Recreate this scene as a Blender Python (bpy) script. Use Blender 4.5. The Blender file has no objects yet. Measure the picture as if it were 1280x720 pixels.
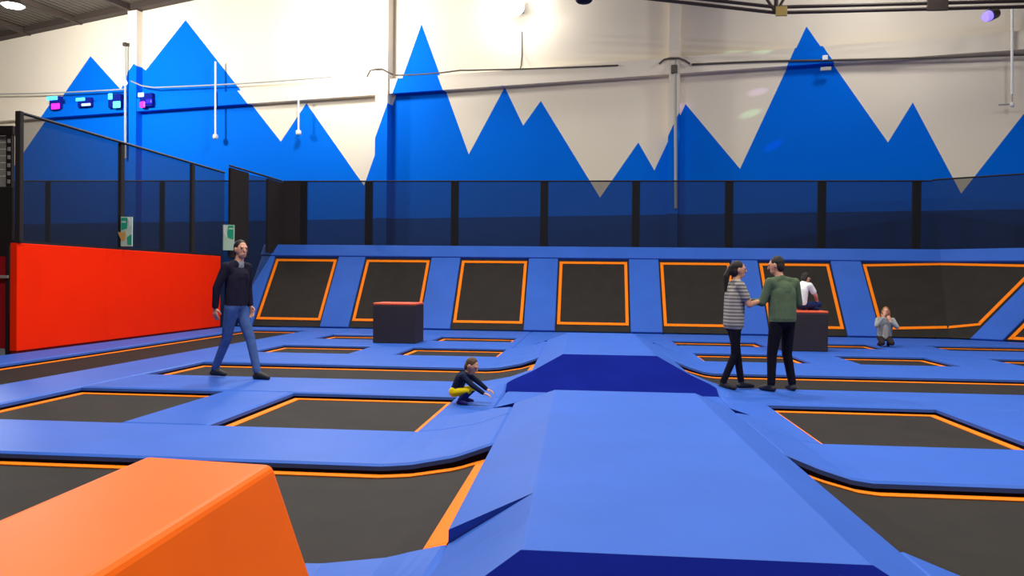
import bpy, bmesh, math, random
import numpy as np
from mathutils import Vector, Matrix
random.seed(4)

# ------------------------------------------------------------------ camera
F = 1000.0; CAM_H = 1.45
YAW = math.atan(97/1000); PITCH = -0.0105; ROLL = math.radians(0.65)
scene = bpy.context.scene
col = scene.collection
fw = Vector((-math.sin(YAW)*math.cos(PITCH), math.cos(YAW)*math.cos(PITCH), math.sin(PITCH)))
rt = fw.cross(Vector((0, 0, 1))).normalized(); up = rt.cross(fw)
R_ = rt*math.cos(ROLL)+up*math.sin(ROLL); U_ = up*math.cos(ROLL)-rt*math.sin(ROLL)
cd = bpy.data.cameras.new('camera'); cam = bpy.data.objects.new('camera', cd); col.objects.link(cam)
cd.sensor_width = 36; cd.lens = F/1280*36; cd.clip_end = 200; cd.clip_start = .05
M = Matrix((R_, U_, -fw)).transposed().to_4x4(); M.translation = Vector((0, 0, CAM_H)); cam.matrix_world = M
scene.camera = cam
# ------------------------------------------------------------------ world and exposure
w = bpy.data.worlds.new('hall_air'); scene.world = w; w.use_nodes = True
w.node_tree.nodes['Background'].inputs[0].default_value = (.9, .95, 1, 1)
w.node_tree.nodes['Background'].inputs[1].default_value = 0.02
scene.view_settings.view_transform = 'Standard'; scene.view_settings.look = 'None'
scene.view_settings.gamma = 1; scene.view_settings.use_curve_mapping = False
scene.view_settings.exposure = 0.0
# high-bay lamps hanging from the roof: x, y, z, power (their light is made in the lamp builder)
LAMPS = [(-20.0, 26.0, 10.75, -3600), (-9.6, 26.6, 11.4, -1600), (8.0, 22.5, 11.8, -520),
         (-5.0, 16.5, 10.8, 800), (2.0, 16.0, 10.8, 500), (11.0, 14.0, 10.4, 480),
         (-5.0, 6.5, 10.8, 800), (1.5, 5.5, 10.8, 600), (9.5, 5.0, 10.4, 750), (-2.0, -5.0, 10.8, 150)]   # negative: unseen point light added under the lamp to wash wall and roof



def ray(x, y): return R_*((x-640)/F)-U_*((y-360)/F)+fw
def at_z(x, y, z=0.0):
    d = ray(x, y); return Vector((0, 0, CAM_H))+d*((z-CAM_H)/d.z)
def at_y(x, y, Y):
    d = ray(x, y); return Vector((0, 0, CAM_H))+d*(Y/d.y)

# ------------------------------------------------------------------ materials
def nt(name):
    m = bpy.data.materials.new(name); m.use_nodes = True
    t = m.node_tree; return m, t, t.nodes['Principled BSDF']
def mat(name, c, rough=.5, spec=.4, var=0, vscale=4, bump=0, bscale=40, metal=0, emit=None, es=0, coat=0):
    m, t, b = nt(name)
    b.inputs['Base Color'].default_value = (*c, 1); b.inputs['Roughness'].default_value = rough
    b.inputs['Specular IOR Level'].default_value = spec; b.inputs['Metallic'].default_value = metal
    if coat: b.inputs['Coat Weight'].default_value = coat; b.inputs['Coat Roughness'].default_value = .3
    if var or bump:
        tc = t.nodes.new('ShaderNodeTexCoord')
    if var:
        n = t.nodes.new('ShaderNodeTexNoise'); n.inputs['Scale'].default_value = vscale; n.inputs['Detail'].default_value = 3
        t.links.new(tc.outputs['Object'], n.inputs['Vector'])
        r = t.nodes.new('ShaderNodeMapRange'); r.inputs[1].default_value = .3; r.inputs[2].default_value = .7
        r.inputs[3].default_value = 1-var; r.inputs[4].default_value = 1+var
        t.links.new(n.outputs[0], r.inputs[0])
        x = t.nodes.new('ShaderNodeMix'); x.data_type = 'RGBA'; x.blend_type = 'MULTIPLY'; x.inputs[0].default_value = 1
        x.inputs[6].default_value = (*c, 1); t.links.new(r.outputs[0], x.inputs[7]); t.links.new(x.outputs[2], b.inputs['Base Color'])
    if bump:
        n2 = t.nodes.new('ShaderNodeTexNoise'); n2.inputs['Scale'].default_value = bscale
        t.links.new(tc.outputs['Object'], n2.inputs['Vector'])
        bp = t.nodes.new('ShaderNodeBump'); bp.inputs['Strength'].default_value = bump; bp.inputs['Distance'].default_value = .02
        t.links.new(n2.outputs[0], bp.inputs['Height']); t.links.new(bp.outputs[0], b.inputs['Normal'])
    if emit:
        b.inputs['Emission Color'].default_value = (*emit, 1); b.inputs['Emission Strength'].default_value = es
    return m
MT = {}
MT['blue'] = mat('blue_vinyl', (.034, .118, .50), .5, .12, .05, 1.5, .08, 6)
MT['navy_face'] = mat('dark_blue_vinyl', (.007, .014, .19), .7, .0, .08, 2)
MT['skirt'] = mat('black_skirt', (.006, .004, .012), .8, .1)
MT['mesh'] = mat('black_jump_mat', (.027, .0225, .0185), .7, .10, .1, 3, .1, 200)
MT['web'] = mat('orange_webbing', (1.0, .22, .004), .65, .12)
MT['red'] = mat('red_vinyl', (1.0, .022, .0), .6, .06, .04, 1.0)
MT['shaded_red'] = mat('shaded_red_vinyl', (.40, .004, .012), .5, .3)  # darker copy of the red: shade on the recessed panel put into its colour
MT['orange'] = mat('orange_vinyl', (1.0, .14, .0), .5, .09, .03, 2)
MT['boxdark'] = mat('charcoal_vinyl', (.028, .022, .028), .55, .3, .1, 3)
MT['boxtop'] = mat('coral_vinyl', (.85, .11, .04), .5, .4)
MT['post'] = mat('black_padded_post', (.024, .019, .018), .7, .15)
MT['rail'] = mat('black_rail', (.01, .01, .012), .6, .3)
MT['steel'] = mat('brown_steel', (.045, .032, .026), .6, .3)
MT['grey'] = mat('grey_metal', (.35, .34, .31), .5, .4)
MT['whitepaint'] = mat('white_paint', (.75, .74, .70), .5, .4)
MT['wire'] = mat('dark_cable', (.10, .085, .07), .7, .2)
MT['floor'] = mat('dark_floor', (.03, .032, .04), .7, .3, .2, 1)
MT['sidewall'] = mat('cream_wall', (.6, .56, .49), .8, .2, .04, .6)
MT['green'] = mat('green_print', (.02, .38, .2), .5, .3)
MT['pale'] = mat('pale_green_print', (.5, .68, .52), .5, .3)
MT['sand'] = mat('amber_print', (.65, .36, .10), .5, .3)
MT['lens'] = mat('lamp_lens', (.9, .9, .9), .4, .2, emit=(1, .97, .92), es=14)
MT['lampbody'] = mat('lamp_housing', (.05, .045, .04), .5, .4)
# net: fine dark netting woven so small that it reads as a veil
def net_mat(name, c, cover):
    m, t, b = nt(name)
    b.inputs['Base Color'].default_value = (*c, 1); b.inputs['Roughness'].default_value = .9; b.inputs['Specular IOR Level'].default_value = .1
    tr = t.nodes.new('ShaderNodeBsdfTransparent'); mx = t.nodes.new('ShaderNodeMixShader'); mx.inputs[0].default_value = cover
    t.links.new(tr.outputs[0], mx.inputs[1]); t.links.new(b.outputs[0], mx.inputs[2]); t.links.new(mx.outputs[0], t.nodes['Material Output'].inputs[0])
    return m
MT['net'] = net_mat('black_netting', (.016, .018, .022), .60)

# ------------------------------------------------------------------ mesh helpers
def link_mesh(name, verts, faces, m, parent=None, smooth=False, mats=None, fm=None):
    me = bpy.data.meshes.new(name); me.from_pydata([tuple(v) for v in verts], [], faces)
    for q in (mats or [m]): me.materials.append(q)
    if fm: me.polygons.foreach_set('material_index', fm)
    bm = bmesh.new(); bm.from_mesh(me); bmesh.ops.recalc_face_normals(bm, faces=bm.faces); bm.to_mesh(me); bm.free()
    if smooth: me.polygons.foreach_set('use_smooth', [True]*len(me.polygons))
    me.update()
    o = bpy.data.objects.new(name, me); col.objects.link(o)
    if parent: o.parent = parent
    return o
def tag(o, label=None, cat=None, group=None, kind=None):
    if label: o['label'] = label
    if cat: o['category'] = cat
    if group: o['group'] = group
    if kind: o['kind'] = kind
    return o
def thing(name, label, cat, loc=(0, 0, 0), rz=0, group=None):
    o = bpy.data.objects.new(name, None); col.objects.link(o); o.empty_display_size = .1
    o.location = loc; o.rotation_euler = (0, 0, rz); return tag(o, label, cat, group)
def box_geo(lo, hi):
    x0, y0, z0 = lo; x1, y1, z1 = hi
    v = [(x0, y0, z0), (x1, y0, z0), (x1, y1, z0), (x0, y1, z0), (x0, y0, z1), (x1, y0, z1), (x1, y1, z1), (x0, y1, z1)]
    return v, [(0, 3, 2, 1), (4, 5, 6, 7), (0, 1, 5, 4), (1, 2, 6, 5), (2, 3, 7, 6), (3, 0, 4, 7)]
def bevel_mesh(o, w, seg=2):
    bm = bmesh.new(); bm.from_mesh(o.data)
    bmesh.ops.bevel(bm, geom=bm.edges[:], offset=w, segments=seg, affect='EDGES', profile=.5)
    bm.to_mesh(o.data); bm.free()
def box(name, lo, hi, m, parent=None, bev=0, seg=2):
    v, f = box_geo(lo, hi); o = link_mesh(name, v, f, m, parent)
    if bev: bevel_mesh(o, bev, seg)
    return o
def hexa(name, pts8, m, parent=None, bev=0, seg=2):
    _, f = box_geo((0, 0, 0), (1, 1, 1)); o = link_mesh(name, pts8, f, m, parent)
    if bev: bevel_mesh(o, bev, seg)
    return o
def tube_geo(pts, r, n=8):
    V = []; Fc = []
    pts = [Vector(p) for p in pts]
    rr = r if isinstance(r, (list, tuple)) else [r]*len(pts)
    for i, p in enumerate(pts):
        d = (pts[min(i+1, len(pts)-1)]-pts[max(i-1, 0)]).normalized()
        a = d.orthogonal() if abs(d.z) > .9 else d.cross(Vector((0, 0, 1)))
        a.normalize(); b = d.cross(a)
        for k in range(n):
            t = 2*math.pi*k/n; V.append(p+(a*math.cos(t)+b*math.sin(t))*rr[i])
    for i in range(len(pts)-1):
        for k in range(n):
            k2 = (k+1) % n; Fc.append((i*n+k, i*n+k2, (i+1)*n+k2, (i+1)*n+k))
    Fc.append(tuple(range(n-1, -1, -1))); Fc.append(tuple((len(pts)-1)*n+k for k in range(n)))
    return V, Fc
def tube(name, pts, r, m, parent=None, n=8):
    v, f = tube_geo(pts, r, n); return link_mesh(name, v, f, m, parent, smooth=len(pts) > 2)
def lathe(name, prof, m, parent=None, n=20, loc=(0, 0, 0), smooth=True):
    V = []; Fc = []
    for (r, z) in prof:
        for k in range(n):
            t = 2*math.pi*k/n; V.append((loc[0]+r*math.cos(t), loc[1]+r*math.sin(t), loc[2]+z))
    for i in range(len(prof)-1):
        for k in range(n):
            k2 = (k+1) % n; Fc.append((i*n+k, i*n+k2, (i+1)*n+k2, (i+1)*n+k))
    Fc.append(tuple(range(n-1, -1, -1))); Fc.append(tuple((len(prof)-1)*n+k for k in range(n)))
    return link_mesh(name, V, Fc, m, parent, smooth=smooth)
def merge(geos):
    V = []; Fc = []
    for v, f in geos:
        b = len(V); V += list(v); Fc += [tuple(i+b for i in q) for q in f]
    return V, Fc

# ------------------------------------------------------------------ the hall (turned against the courts)
WA = math.atan(.23); WL = (0, 28.2, 0)
def to_wall(x, y):
    d = ray(x, y); t = 28.2/(d.y+.23*d.x); p = Vector((0, 0, CAM_H))+d*t
    return p.x/math.cos(WA), p.z                       # s along the wall, height
def hall(o): o.location = WL; o.rotation_euler = (0, 0, -WA); return o
def wall_material():
    m, t, b = nt('mural_wall')
    outline = [(-40, 262), (30, 190), (113, 70), (151, 112), (163, 84), (167, 93), (175, 82), (182, 88), (232, 25), (351, 177), (383, 129),
               (455, 232), (527, 30), (586, 193), (631, 109), (654, 157), (676, 126), (750, 247), (798, 178), (818, 213),
               (857, 130), (925, 211), (1008, 33), (1110, 178), (1141, 128), (1201, 241), (1280, 142), (1335, 72), (1450, 230)]
    tc = t.nodes.new('ShaderNodeTexCoord'); sp = t.nodes.new('ShaderNodeSeparateXYZ'); t.links.new(tc.outputs['Object'], sp.inputs[0])
    def mth(op, x, y, z=None):
        q = t.nodes.new('ShaderNodeMath'); q.operation = op
        for i, v in enumerate((x, y, z)):
            if v is None: continue
            if isinstance(v, (int, float)): q.inputs[i].default_value = v
            else: t.links.new(v, q.inputs[i])
        return q.outputs[0]
    pts = [to_wall(*p) for p in outline]; h = None
    for i in range(1, len(pts)-1):
        if not (pts[i][1] > pts[i-1][1] and pts[i][1] > pts[i+1][1]): continue
        ln = []                                            # a peak: the lower of its two flanks
        for q in (pts[i-1], pts[i+1]):
            k = (q[1]-pts[i][1])/(q[0]-pts[i][0]); ln.append(mth('MULTIPLY_ADD', sp.outputs[0], k, pts[i][1]-k*pts[i][0]))
        tent = mth('MINIMUM', ln[0], ln[1]); h = tent if h is None else mth('MAXIMUM', h, tent)
    lt = t.nodes.new('ShaderNodeMath'); lt.operation = 'LESS_THAN'; t.links.new(sp.outputs[2], lt.inputs[0]); t.links.new(h, lt.inputs[1])
    n = t.nodes.new('ShaderNodeTexNoise'); n.inputs['Scale'].default_value = .35; t.links.new(tc.outputs['Object'], n.inputs[0])
    cw = t.nodes.new('ShaderNodeMix'); cw.data_type = 'RGBA'; cw.inputs[6].default_value = (.72, .63, .50, 1); cw.inputs[7].default_value = (.78, .70, .58, 1)
    t.links.new(n.outputs[0], cw.inputs[0])
    x1 = t.nodes.new('ShaderNodeMix'); x1.data_type = 'RGBA'; t.links.new(lt.outputs[0], x1.inputs[0]); t.links.new(cw.outputs[2], x1.inputs[6])
    x1.inputs[7].default_value = (.0, .130, .68, 1)
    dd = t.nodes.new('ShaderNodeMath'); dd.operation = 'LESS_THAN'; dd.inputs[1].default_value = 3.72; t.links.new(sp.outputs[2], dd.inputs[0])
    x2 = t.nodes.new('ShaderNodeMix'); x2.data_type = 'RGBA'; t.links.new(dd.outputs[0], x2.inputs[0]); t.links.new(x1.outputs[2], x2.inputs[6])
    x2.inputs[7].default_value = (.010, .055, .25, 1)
    t.links.new(x2.outputs[2], b.inputs['Base Color']); b.inputs['Roughness'].default_value = .8; b.inputs['Specular IOR Level'].default_value = .04
    return m
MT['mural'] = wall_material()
S0, S1, D1 = -31.0, 23.0, -46.0                         # hall: along the wall, and depth
FZ = -.95
sa, za = to_wall(0, 46); sb, zb = to_wall(215, 0); RS = (zb-za)/(sb-sa)
RIDGE = -3.0
def roof_z(s): return za+RS*(min(s, 2*RIDGE-s)-sa) if s < RIDGE else za+RS*((2*RIDGE-s)-sa)
zl, zr, zm = roof_z(S0), roof_z(S1), roof_z(RIDGE)
zr = max(zr, 10.6)
def gable(name, y0, y1, m):
    prof = [(S0, FZ), (S1, FZ), (S1, zr), (RIDGE, zm), (S0, zl)]
    V = [(s, y0, z) for s, z in prof]+[(s, y1, z) for s, z in prof]
    Fc = [(4, 3, 2, 1, 0), (5, 6, 7, 8, 9)]+[(i, (i+1) % 5, (i+1) % 5+5, i+5) for i in range(5)]
    return tag(hall(link_mesh(name, V, Fc, m)), kind='structure')
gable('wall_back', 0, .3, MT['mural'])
gable('wall_front', D1-.3, D1, MT['sidewall'])
tag(hall(box('wall_left', (S0-.3, D1, FZ), (S0, 0, zl), MT['sidewall'])), kind='structure')
tag(hall(box('wall_right', (S1, D1, FZ), (S1+.3, 0, zr), MT['sidewall'])), kind='structure')
tag(hall(box('floor', (S0, D1, FZ-.2), (S1, 0, FZ), MT['floor'])), kind='structure')
# corrugated roof
def roof_mat():
    m, t, b = nt('roof_sheet'); tc = t.nodes.new('ShaderNodeTexCoord')
    wv = t.nodes.new('ShaderNodeTexWave'); wv.bands_direction = 'X'; wv.inputs['Scale'].default_value = 1.2
    t.links.new(tc.outputs['Object'], wv.inputs[0]); bp = t.nodes.new('ShaderNodeBump'); bp.inputs['Strength'].default_value = .6; bp.inputs['Distance'].default_value = .06
    t.links.new(wv.outputs[1], bp.inputs['Height']); t.links.new(bp.outputs[0], b.inputs['Normal'])
    b.inputs['Base Color'].default_value = (.075, .060, .042, 1); b.inputs['Roughness'].default_value = .6
    return m
MT['roof'] = roof_mat()
V = []
for y in (D1, 0):
    for s, z in ((S0, zl), (RIDGE, zm), (S1, zr), (S1, zr+.2), (RIDGE, zm+.2), (S0, zl+.2)): V.append((s, y, z))
tag(hall(link_mesh('ceiling', V, [(0, 1, 7, 6), (1, 2, 8, 7), (3, 4, 10, 9), (4, 5, 11, 10), (0, 5, 4, 3, 2, 1), (6, 7, 8, 9, 10, 11), (0, 6, 11, 5), (2, 3, 9, 8)], MT['roof'])), kind='structure')
# purlins under the left pitch, rafter at the gable
for i, s in enumerate((-29, -26, -23, -20, -16.5, -13)):
    z = roof_z(s); tag(hall(box('trim_%d' % (i+1), (s-.08, -30, z-.25), (s+.08, -.02, z-.02), MT['steel'])), kind='structure')
def raft(name, s0, s1, y0, y1, dz):
    a, b = roof_z(s0), roof_z(s1)
    return hexa(name, [(s0, y0, a-dz), (s1, y0, b-dz), (s1, y1, b-dz), (s0, y1, a-dz), (s0, y0, a), (s1, y0, b), (s1, y1, b), (s0, y1, a)], MT['steel'])
tag(hall(raft('trim_7', S0, RIDGE, -.42, -.02, .22)), kind='structure')
tag(hall(raft('trim_8', S0, RIDGE, -5.2, -5.0, .3)), kind='structure')
# pilasters and ring beam of the mural wall
bm_lo = sum(to_wall(*p)[1] for p in [(20, 134), (480, 115), (840, 101), (1280, 93)])/4
bm_hi = bm_lo+.55
pil = []
for k, (xa, xb, pr) in enumerate([(167, 178, .345), (476, 491, .42), (838, 851, .40)]):
    s0 = to_wall(xa, 100)[0]; s1 = to_wall(xb, 100)[0]; pil.append((s0, s1))
    tag(hall(box('trim_%d' % (10+k), (s0, -pr, FZ), (s1, 0, roof_z((s0+s1)/2)-.25), MT['mural'])), kind='structure')
edges = [S0]+[e for p in pil for e in p]+[S1]
for k in range(0, len(edges), 2):
    tag(hall(box('trim_%d' % (14+k//2), (edges[k], -.32, bm_lo), (edges[k+1], 0, bm_hi), MT['mural'])), kind='structure')

# ------------------------------------------------------------------ heightfield of the padded court
LT, RTX = -.28, 1.04                                     # top edges of the central runway
SXL = [-1.58, -1.35, -1.0, -.70, -.28]; SZL = [0, .02, .09, .20, .40]
SXR = [1.04, 1.44, 1.72, 1.95, 2.10]; SZR = [.40, .20, .09, .02, 0]
PYR = [(2.2, 3.09, 7.66, 8.5), (10.33, 11.38, 16.1, 17.1)]
def shift(Y): return -.0135*(Y-5)
def end_z(Y):
    z = 0
    for a, b, c, d in PYR: z = max(z, float(np.interp(Y, [a, b, c, d], [0, .4, .4, 0])))
    return z
def side_z(X, Y):
    x = X-shift(Y)
    return float(np.interp(x, SXL+SXR, SZL+SZR))
def hz(X, Y): return min(side_z(X, Y), end_z(Y))
def inv_l(z, Y): return float(np.interp(z, SZL, SXL))+shift(Y)
def inv_r(z, Y): return float(np.interp(z, SZR[::-1], SXR[::-1]))+shift(Y)
FO = .09
def xl_in(Y): return inv_l(max(FO, min(end_z(Y), .2)), Y)          # inner end of the strips, left side
def xr_in(Y): return inv_r(max(FO, min(end_z(Y), .2)), Y)

def surf(name, fx0, fx1, y0, y1, fz, m, parent=None, th=.05, nx=1, ny=1, edge=.032, drop=.016, xs=None, ybreaks=()):
    """a soft slab: top follows fz, rim rounded, thickness th"""
    us = [0]; L = abs(fx1(y0)-fx0(y0)); e = min(.2, edge/max(L, .05))
    us += [e+(1-2*e)*i/nx for i in range(nx+1)]+[1]
    if xs: us = sorted(set([0, e, 1-e, 1]+[u for u in xs if e < u < 1-e]))
    yl = y1-y0; ev = min(.2, edge/max(yl, .05))
    vs = [0]+[ev+(1-2*ev)*i/ny for i in range(ny+1)]+[1]
    for yb in ybreaks:
        if y0+edge < yb < y1-edge: vs.append((yb-y0)/yl)
    vs = sorted(vs); V = []; Fc = []; nu = len(us); nv = len(vs)
    for j, v in enumerate(vs):
        Y = y0+yl*v; a, b = fx0(Y), fx1(Y)
        for i, u in enumerate(us):
            X = a+(b-a)*u; rim = i in (0, nu-1) or j in (0, nv-1)
            V.append((X, Y, fz(X, Y)-(drop if rim else 0)))
    n0 = len(V)
    for j, v in enumerate(vs):
        Y = y0+yl*v; a, b = fx0(Y), fx1(Y)
        for i, u in enumerate(us):
            X = a+(b-a)*u; V.append((X, Y, fz(X, Y)-th))
    for j in range(nv-1):
        for i in range(nu-1):
            q = (j*nu+i, j*nu+i+1, (j+1)*nu+i+1, (j+1)*nu+i)
            Fc.append(q); Fc.append(tuple(n0+k for k in q[::-1]))
    ring = [i for i in range(nu)]+[j*nu+nu-1 for j in range(1, nv)]+[(nv-1)*nu+i for i in range(nu-2, -1, -1)]+[j*nu for j in range(nv-2, 0, -1)]
    for k in range(len(ring)):
        a, b = ring[k], ring[(k+1) % len(ring)]; Fc.append((a, n0+a, n0+b, b))
    return link_mesh(name, V, Fc, m, parent, smooth=False)
K = lambda c: (lambda Y: c)
Z0 = lambda X, Y: 0.0
def sagz(X, Y):                                           # the near pad lies a little slack beside the runway
    x = X-shift(Y); fx = float(np.interp(x, [-1.6, -.9, -.70, -.28], [0, .045, .07, 0])); return hz(X, Y)-fx*float(np.interp(Y, [3.1, 3.6], [0, 1]))
def pad(label, x0, x1, y0, y1, group=None, rise=None, fz=None):
    fz = fz or hz
    """blue foam strip with its black skirt; rise='l'/'r': the end climbs the runway on that strip's inner side"""
    t = thing('safety_pad', label, 'pad', group=group)
    if rise == 'l':
        us = [0.0]+[0.0]; L = None
        f1 = xl_in; f0 = K(x0)
        span = -.70-x0; k0 = max(0, (-2.1-x0)/span)
        xs = [k0+(1-k0)*i/22 for i in range(22)]
        yb = [b for p in PYR for b in p]; ny = 3
        surf('pad_cover', f0, f1, y0, y1, fz, MT['blue'], t, xs=xs, ny=6, ybreaks=yb)
        surf('black_skirt', lambda Y: x0+.012, lambda Y: xl_in(Y)-.012, y0+.012, y1-.012, lambda X, Y: fz(X, Y)-.052, MT['skirt'], t, th=.085, xs=xs, ny=2, drop=0)
    elif rise == 'r':
        span = x1-1.44; k1 = min(1, .75/span)
        xs = [k1*i/18 for i in range(1, 19)]
        yb = [b for p in PYR for b in p]
        surf('pad_cover', xr_in, K(x1), y0, y1, hz, MT['blue'], t, xs=xs, ny=6, ybreaks=yb)
        surf('black_skirt', lambda Y: xr_in(Y)+.012, lambda Y: x1-.012, y0+.012, y1-.012, lambda X, Y: hz(X, Y)-.052, MT['skirt'], t, th=.085, xs=xs, ny=2, drop=0)
    else:
        surf('pad_cover', K(x0), K(x1), y0, y1, Z0, MT['blue'], t)
        surf('black_skirt', K(x0+.012), K(x1-.012), y0+.012, y1-.012, lambda X, Y: -.052, MT['skirt'], t, th=.04, drop=0)
    return t
MZ = -.085
def trampoline(label, x0, x1, y0, y1, group=None, end=None, w=.09, long=False):
    t = thing('long_trampoline' if long else 'trampoline', label, 'trampoline', group=group)
    z = MZ; g = .012
    if end is None:
        surf('jump_mat', K(x0+g), K(x1-g), y0+g, y1-g, lambda X, Y: z, MT['mesh'], t, th=.012, drop=0)
        r = [(x0+g, x1-g, y0+g, y0+g+w), (x0+g, x1-g, y1-g-w, y1-g), (x0+g, x0+g+w, y0+g+w, y1-g-w), (x1-g-w, x1-g, y0+g+w, y1-g-w)]
        for a, b, c, d in r: surf('edge_webbing', K(a), K(b), c, d, lambda X, Y: z+.012, MT['web'], t, th=.011, drop=.004, edge=.01)
    else:
        fz = lambda X, Y: side_z(X, (y0+y1)/2)*.86+z
        we = .13
        if end == 'l':
            xe = lambda Y: -.70+shift((y0+y1)/2)-g; xs_ = lambda Y: x0+g
            span = xe(0)-x0; k0 = (-2.1-x0)/span; cs = [k0+(1-k0)*i/22 for i in range(22)]
            inner = (lambda Y: xe(Y)-we, xe); other = (xs_, lambda Y: x0+g+w)
        else:
            xe = lambda Y: x1-g; xs_ = lambda Y: 1.44+shift((y0+y1)/2)+g
            span = x1-1.44; k1 = .75/span; cs = [k1*i/18 for i in range(1, 19)]
            inner = (xs_, lambda Y: xs_(Y)+we); other = (lambda Y: x1-g-w, xe)
        surf('jump_mat', xs_, xe, y0+g, y1-g, fz, MT['mesh'], t, th=.012, drop=0, xs=cs)
        fz2 = lambda X, Y: fz(X, Y)+.012
        surf('edge_webbing', xs_, xe, y0+g, y0+g+w, fz2, MT['web'], t, th=.011, drop=.004, edge=.01, xs=cs)
        surf('edge_webbing', xs_, xe, y1-g-w, y1-g, fz2, MT['web'], t, th=.011, drop=.004, edge=.01, xs=cs)
        surf('edge_webbing', inner[0], inner[1], y0+g+w, y1-g-w, fz2, MT['web'], t, th=.011, drop=.004, edge=.01, nx=2)
        surf('edge_webbing', other[0], other[1], y0+g+w, y1-g-w, fz2, MT['web'], t, th=.011, drop=.004, edge=.01)
    return t
# rows in depth
YL1 = (3.95, 6.08); YR1 = (7.47, 9.78); YL2 = (11.2, 13.05); YR2 = (14.9, 16.7); YR3 = (18.45, 20.05); YB = 22.33
XA = (-6.55, -4.60); XB = (-3.70, -1.62)
XC = (2.12, 4.05); XD = (4.9, 6.66); XE = (7.8, 9.5)
XW = -10.42; XMAX = 14.0
GP = 'blue pads of the trampoline court'; GT = 'floor trampolines set in the blue pads'
# -- trampolines
trampoline('long trampoline running along the foot of the red padded wall', -9.4, -7.68, YR1[0], 21.35, GT, long=True)
trampoline('long crosswise trampoline behind the orange block, curling up to the runway', -9.5, -.70, *YL1, group=GT, end='l', long=True)
trampoline('long crosswise trampoline just beyond the walking man, curling up to the far ramp', XA[0], -.70, *YL2, group=GT, end='l', long=True)
trampoline('large crosswise trampoline beside the runway, across it from the orange block', 1.44, 9.5, *YL1, group=GT, end='r', long=True)
trampoline('long crosswise trampoline right behind the standing couple', 1.44, 10.4, *YL2, group=GT, end='r', long=True)
trampoline('square trampoline in front of the walking man, nearer the red wall lane', *XA, *YR1, group=GT)
trampoline('square trampoline beside the squatting child', *XB, *YR1, group=GT)
trampoline('square trampoline in front of the standing couple', *XC, *YR1, group=GT)
trampoline('square trampoline outward of the one in front of the couple', 5.45, 7.4, *YR1, group=GT)
trampoline('square trampoline in front of the dark box, on the red wall side', *XA, *YR2, group=GT)
trampoline('square trampoline in front of the dark box, on the runway side', XB[0], -1.72, *YR2, group=GT)
trampoline('square trampoline behind the couple, seen between their legs', *XC, *YR2, group=GT)
trampoline('square trampoline in front of the seated girl', *XD, *YR2, group=GT)
trampoline('square trampoline in front of the corner of the slanted wall', *XE, *YR2, group=GT)
trampoline('small trampoline at the foot of the slanted wall behind the empty dark box', *XA, *YR3, group=GT)
trampoline('small trampoline at the foot of the slanted wall beside the empty dark box', XB[0], -1.80, *YR3, group=GT)
trampoline('small trampoline at the foot of the slanted wall behind the woman in stripes', 2.0, 4.05, *YR3, group=GT)
trampoline('small trampoline between the occupied dark box and the seated girl', *XD, *YR3, group=GT)
trampoline('wide low trampoline at the foot of the corner of the slanted wall', 7.95, 10.6, *YR3, group=GT)
# -- crosswise strips
pad('wide blue pad under the orange block at the near end', -9.5, -.7, .6, YL1[0], GP, 'l', sagz)
pad('wide blue pad beside the near ramp end of the runway, across from the orange block', 1.44, 9.5, .6, YL1[0], GP, 'r')
pad('wide blue pad strip between the orange block trampoline and the square trampolines', -9.5, -.7, YL1[1], YR1[0], GP, 'l')
pad('wide blue pad strip between the large side trampoline and the square one beyond', 1.44, 9.5, YL1[1], YR1[0], GP, 'r')
pad('blue pad strip the walking man steps on', XA[0], -.7, YR1[1], YL2[0], GP, 'l')
pad('blue pad strip the couple stands on', 1.44, 10.4, YR1[1], YL2[0], GP, 'r')
pad('blue pad strip just beyond the long trampoline behind the walking man', XA[0], -.7, YL2[1], YR2[0], GP, 'l')
pad('blue pad strip just beyond the long trampoline behind the couple', 1.44, 10.4, YL2[1], YR2[0], GP, 'r')
pad('blue pad strip carrying the empty dark box', XA[0], -1.6, YR2[1], YR3[0], GP)
pad('blue pad strip carrying the dark box with the seated person', 2.02, XMAX, YR2[1], YR3[0], GP)
pad('blue pad strip along the foot of the slanted wall on the walking man side', XA[0], -1.6, YR3[1], YB, GP)
pad('blue pad strip along the foot of the slanted wall behind the seated girl', 2.02, 9.55, YR3[1], YB, GP)
pad('blue pad at the far end of the lane by the red wall', XW, XA[0], 21.35, YB, GP)
pad('blue pad between the far ramp and the slanted wall', -1.6, 2.02, 16.72, YB, GP)
pad('flat blue pad in the dip between the two padded ramps', -1.06, 1.66, 8.5, 10.33, GP)
pad('blue pad at the near foot of the runway', -.97, 1.75, .6, 2.2, GP)
# -- lengthwise dividers
pad('narrow blue pad along the foot of the red wall', XW, -9.4, YR1[0], 21.35, GP)
pad('long blue pad between the red wall lane and the square trampolines', -7.68, XA[0], YR1[0], 21.35, GP)
pad('short blue divider pad between the two square trampolines by the walking man', XA[1], XB[0], *YR1, group=GP)
pad('short blue divider pad in front of the empty dark box', XA[1], XB[0], *YR2, group=GP)
pad('short blue divider pad right behind the empty dark box', XA[1], XB[0], *YR3, group=GP)
pad('blue pad sloping up to the runway where the child squats', XB[1], -.7, *YR1, group=GP, rise='l')
pad('blue pad sloping up to the runway opposite the child', 1.44, XC[0], *YR1, group=GP, rise='r')
pad('blue pad beside the far ramp on the empty box side', -1.72, -.7, *YR2, group=GP, rise='l')
pad('blue pad beside the far ramp on the couple side', 1.44, XC[0], *YR2, group=GP, rise='r')
pad('small blue pad between a low trampoline and the strip behind the far ramp', -1.80, -1.6, *YR3, group=GP)
pad('short blue divider pad at the outer side of the trampoline in front of the couple', XC[1], 5.45, *YR1, group=GP)
pad('short blue pad beyond the outer square trampoline', 7.4, 10.4, *YR1, group=GP)
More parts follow.
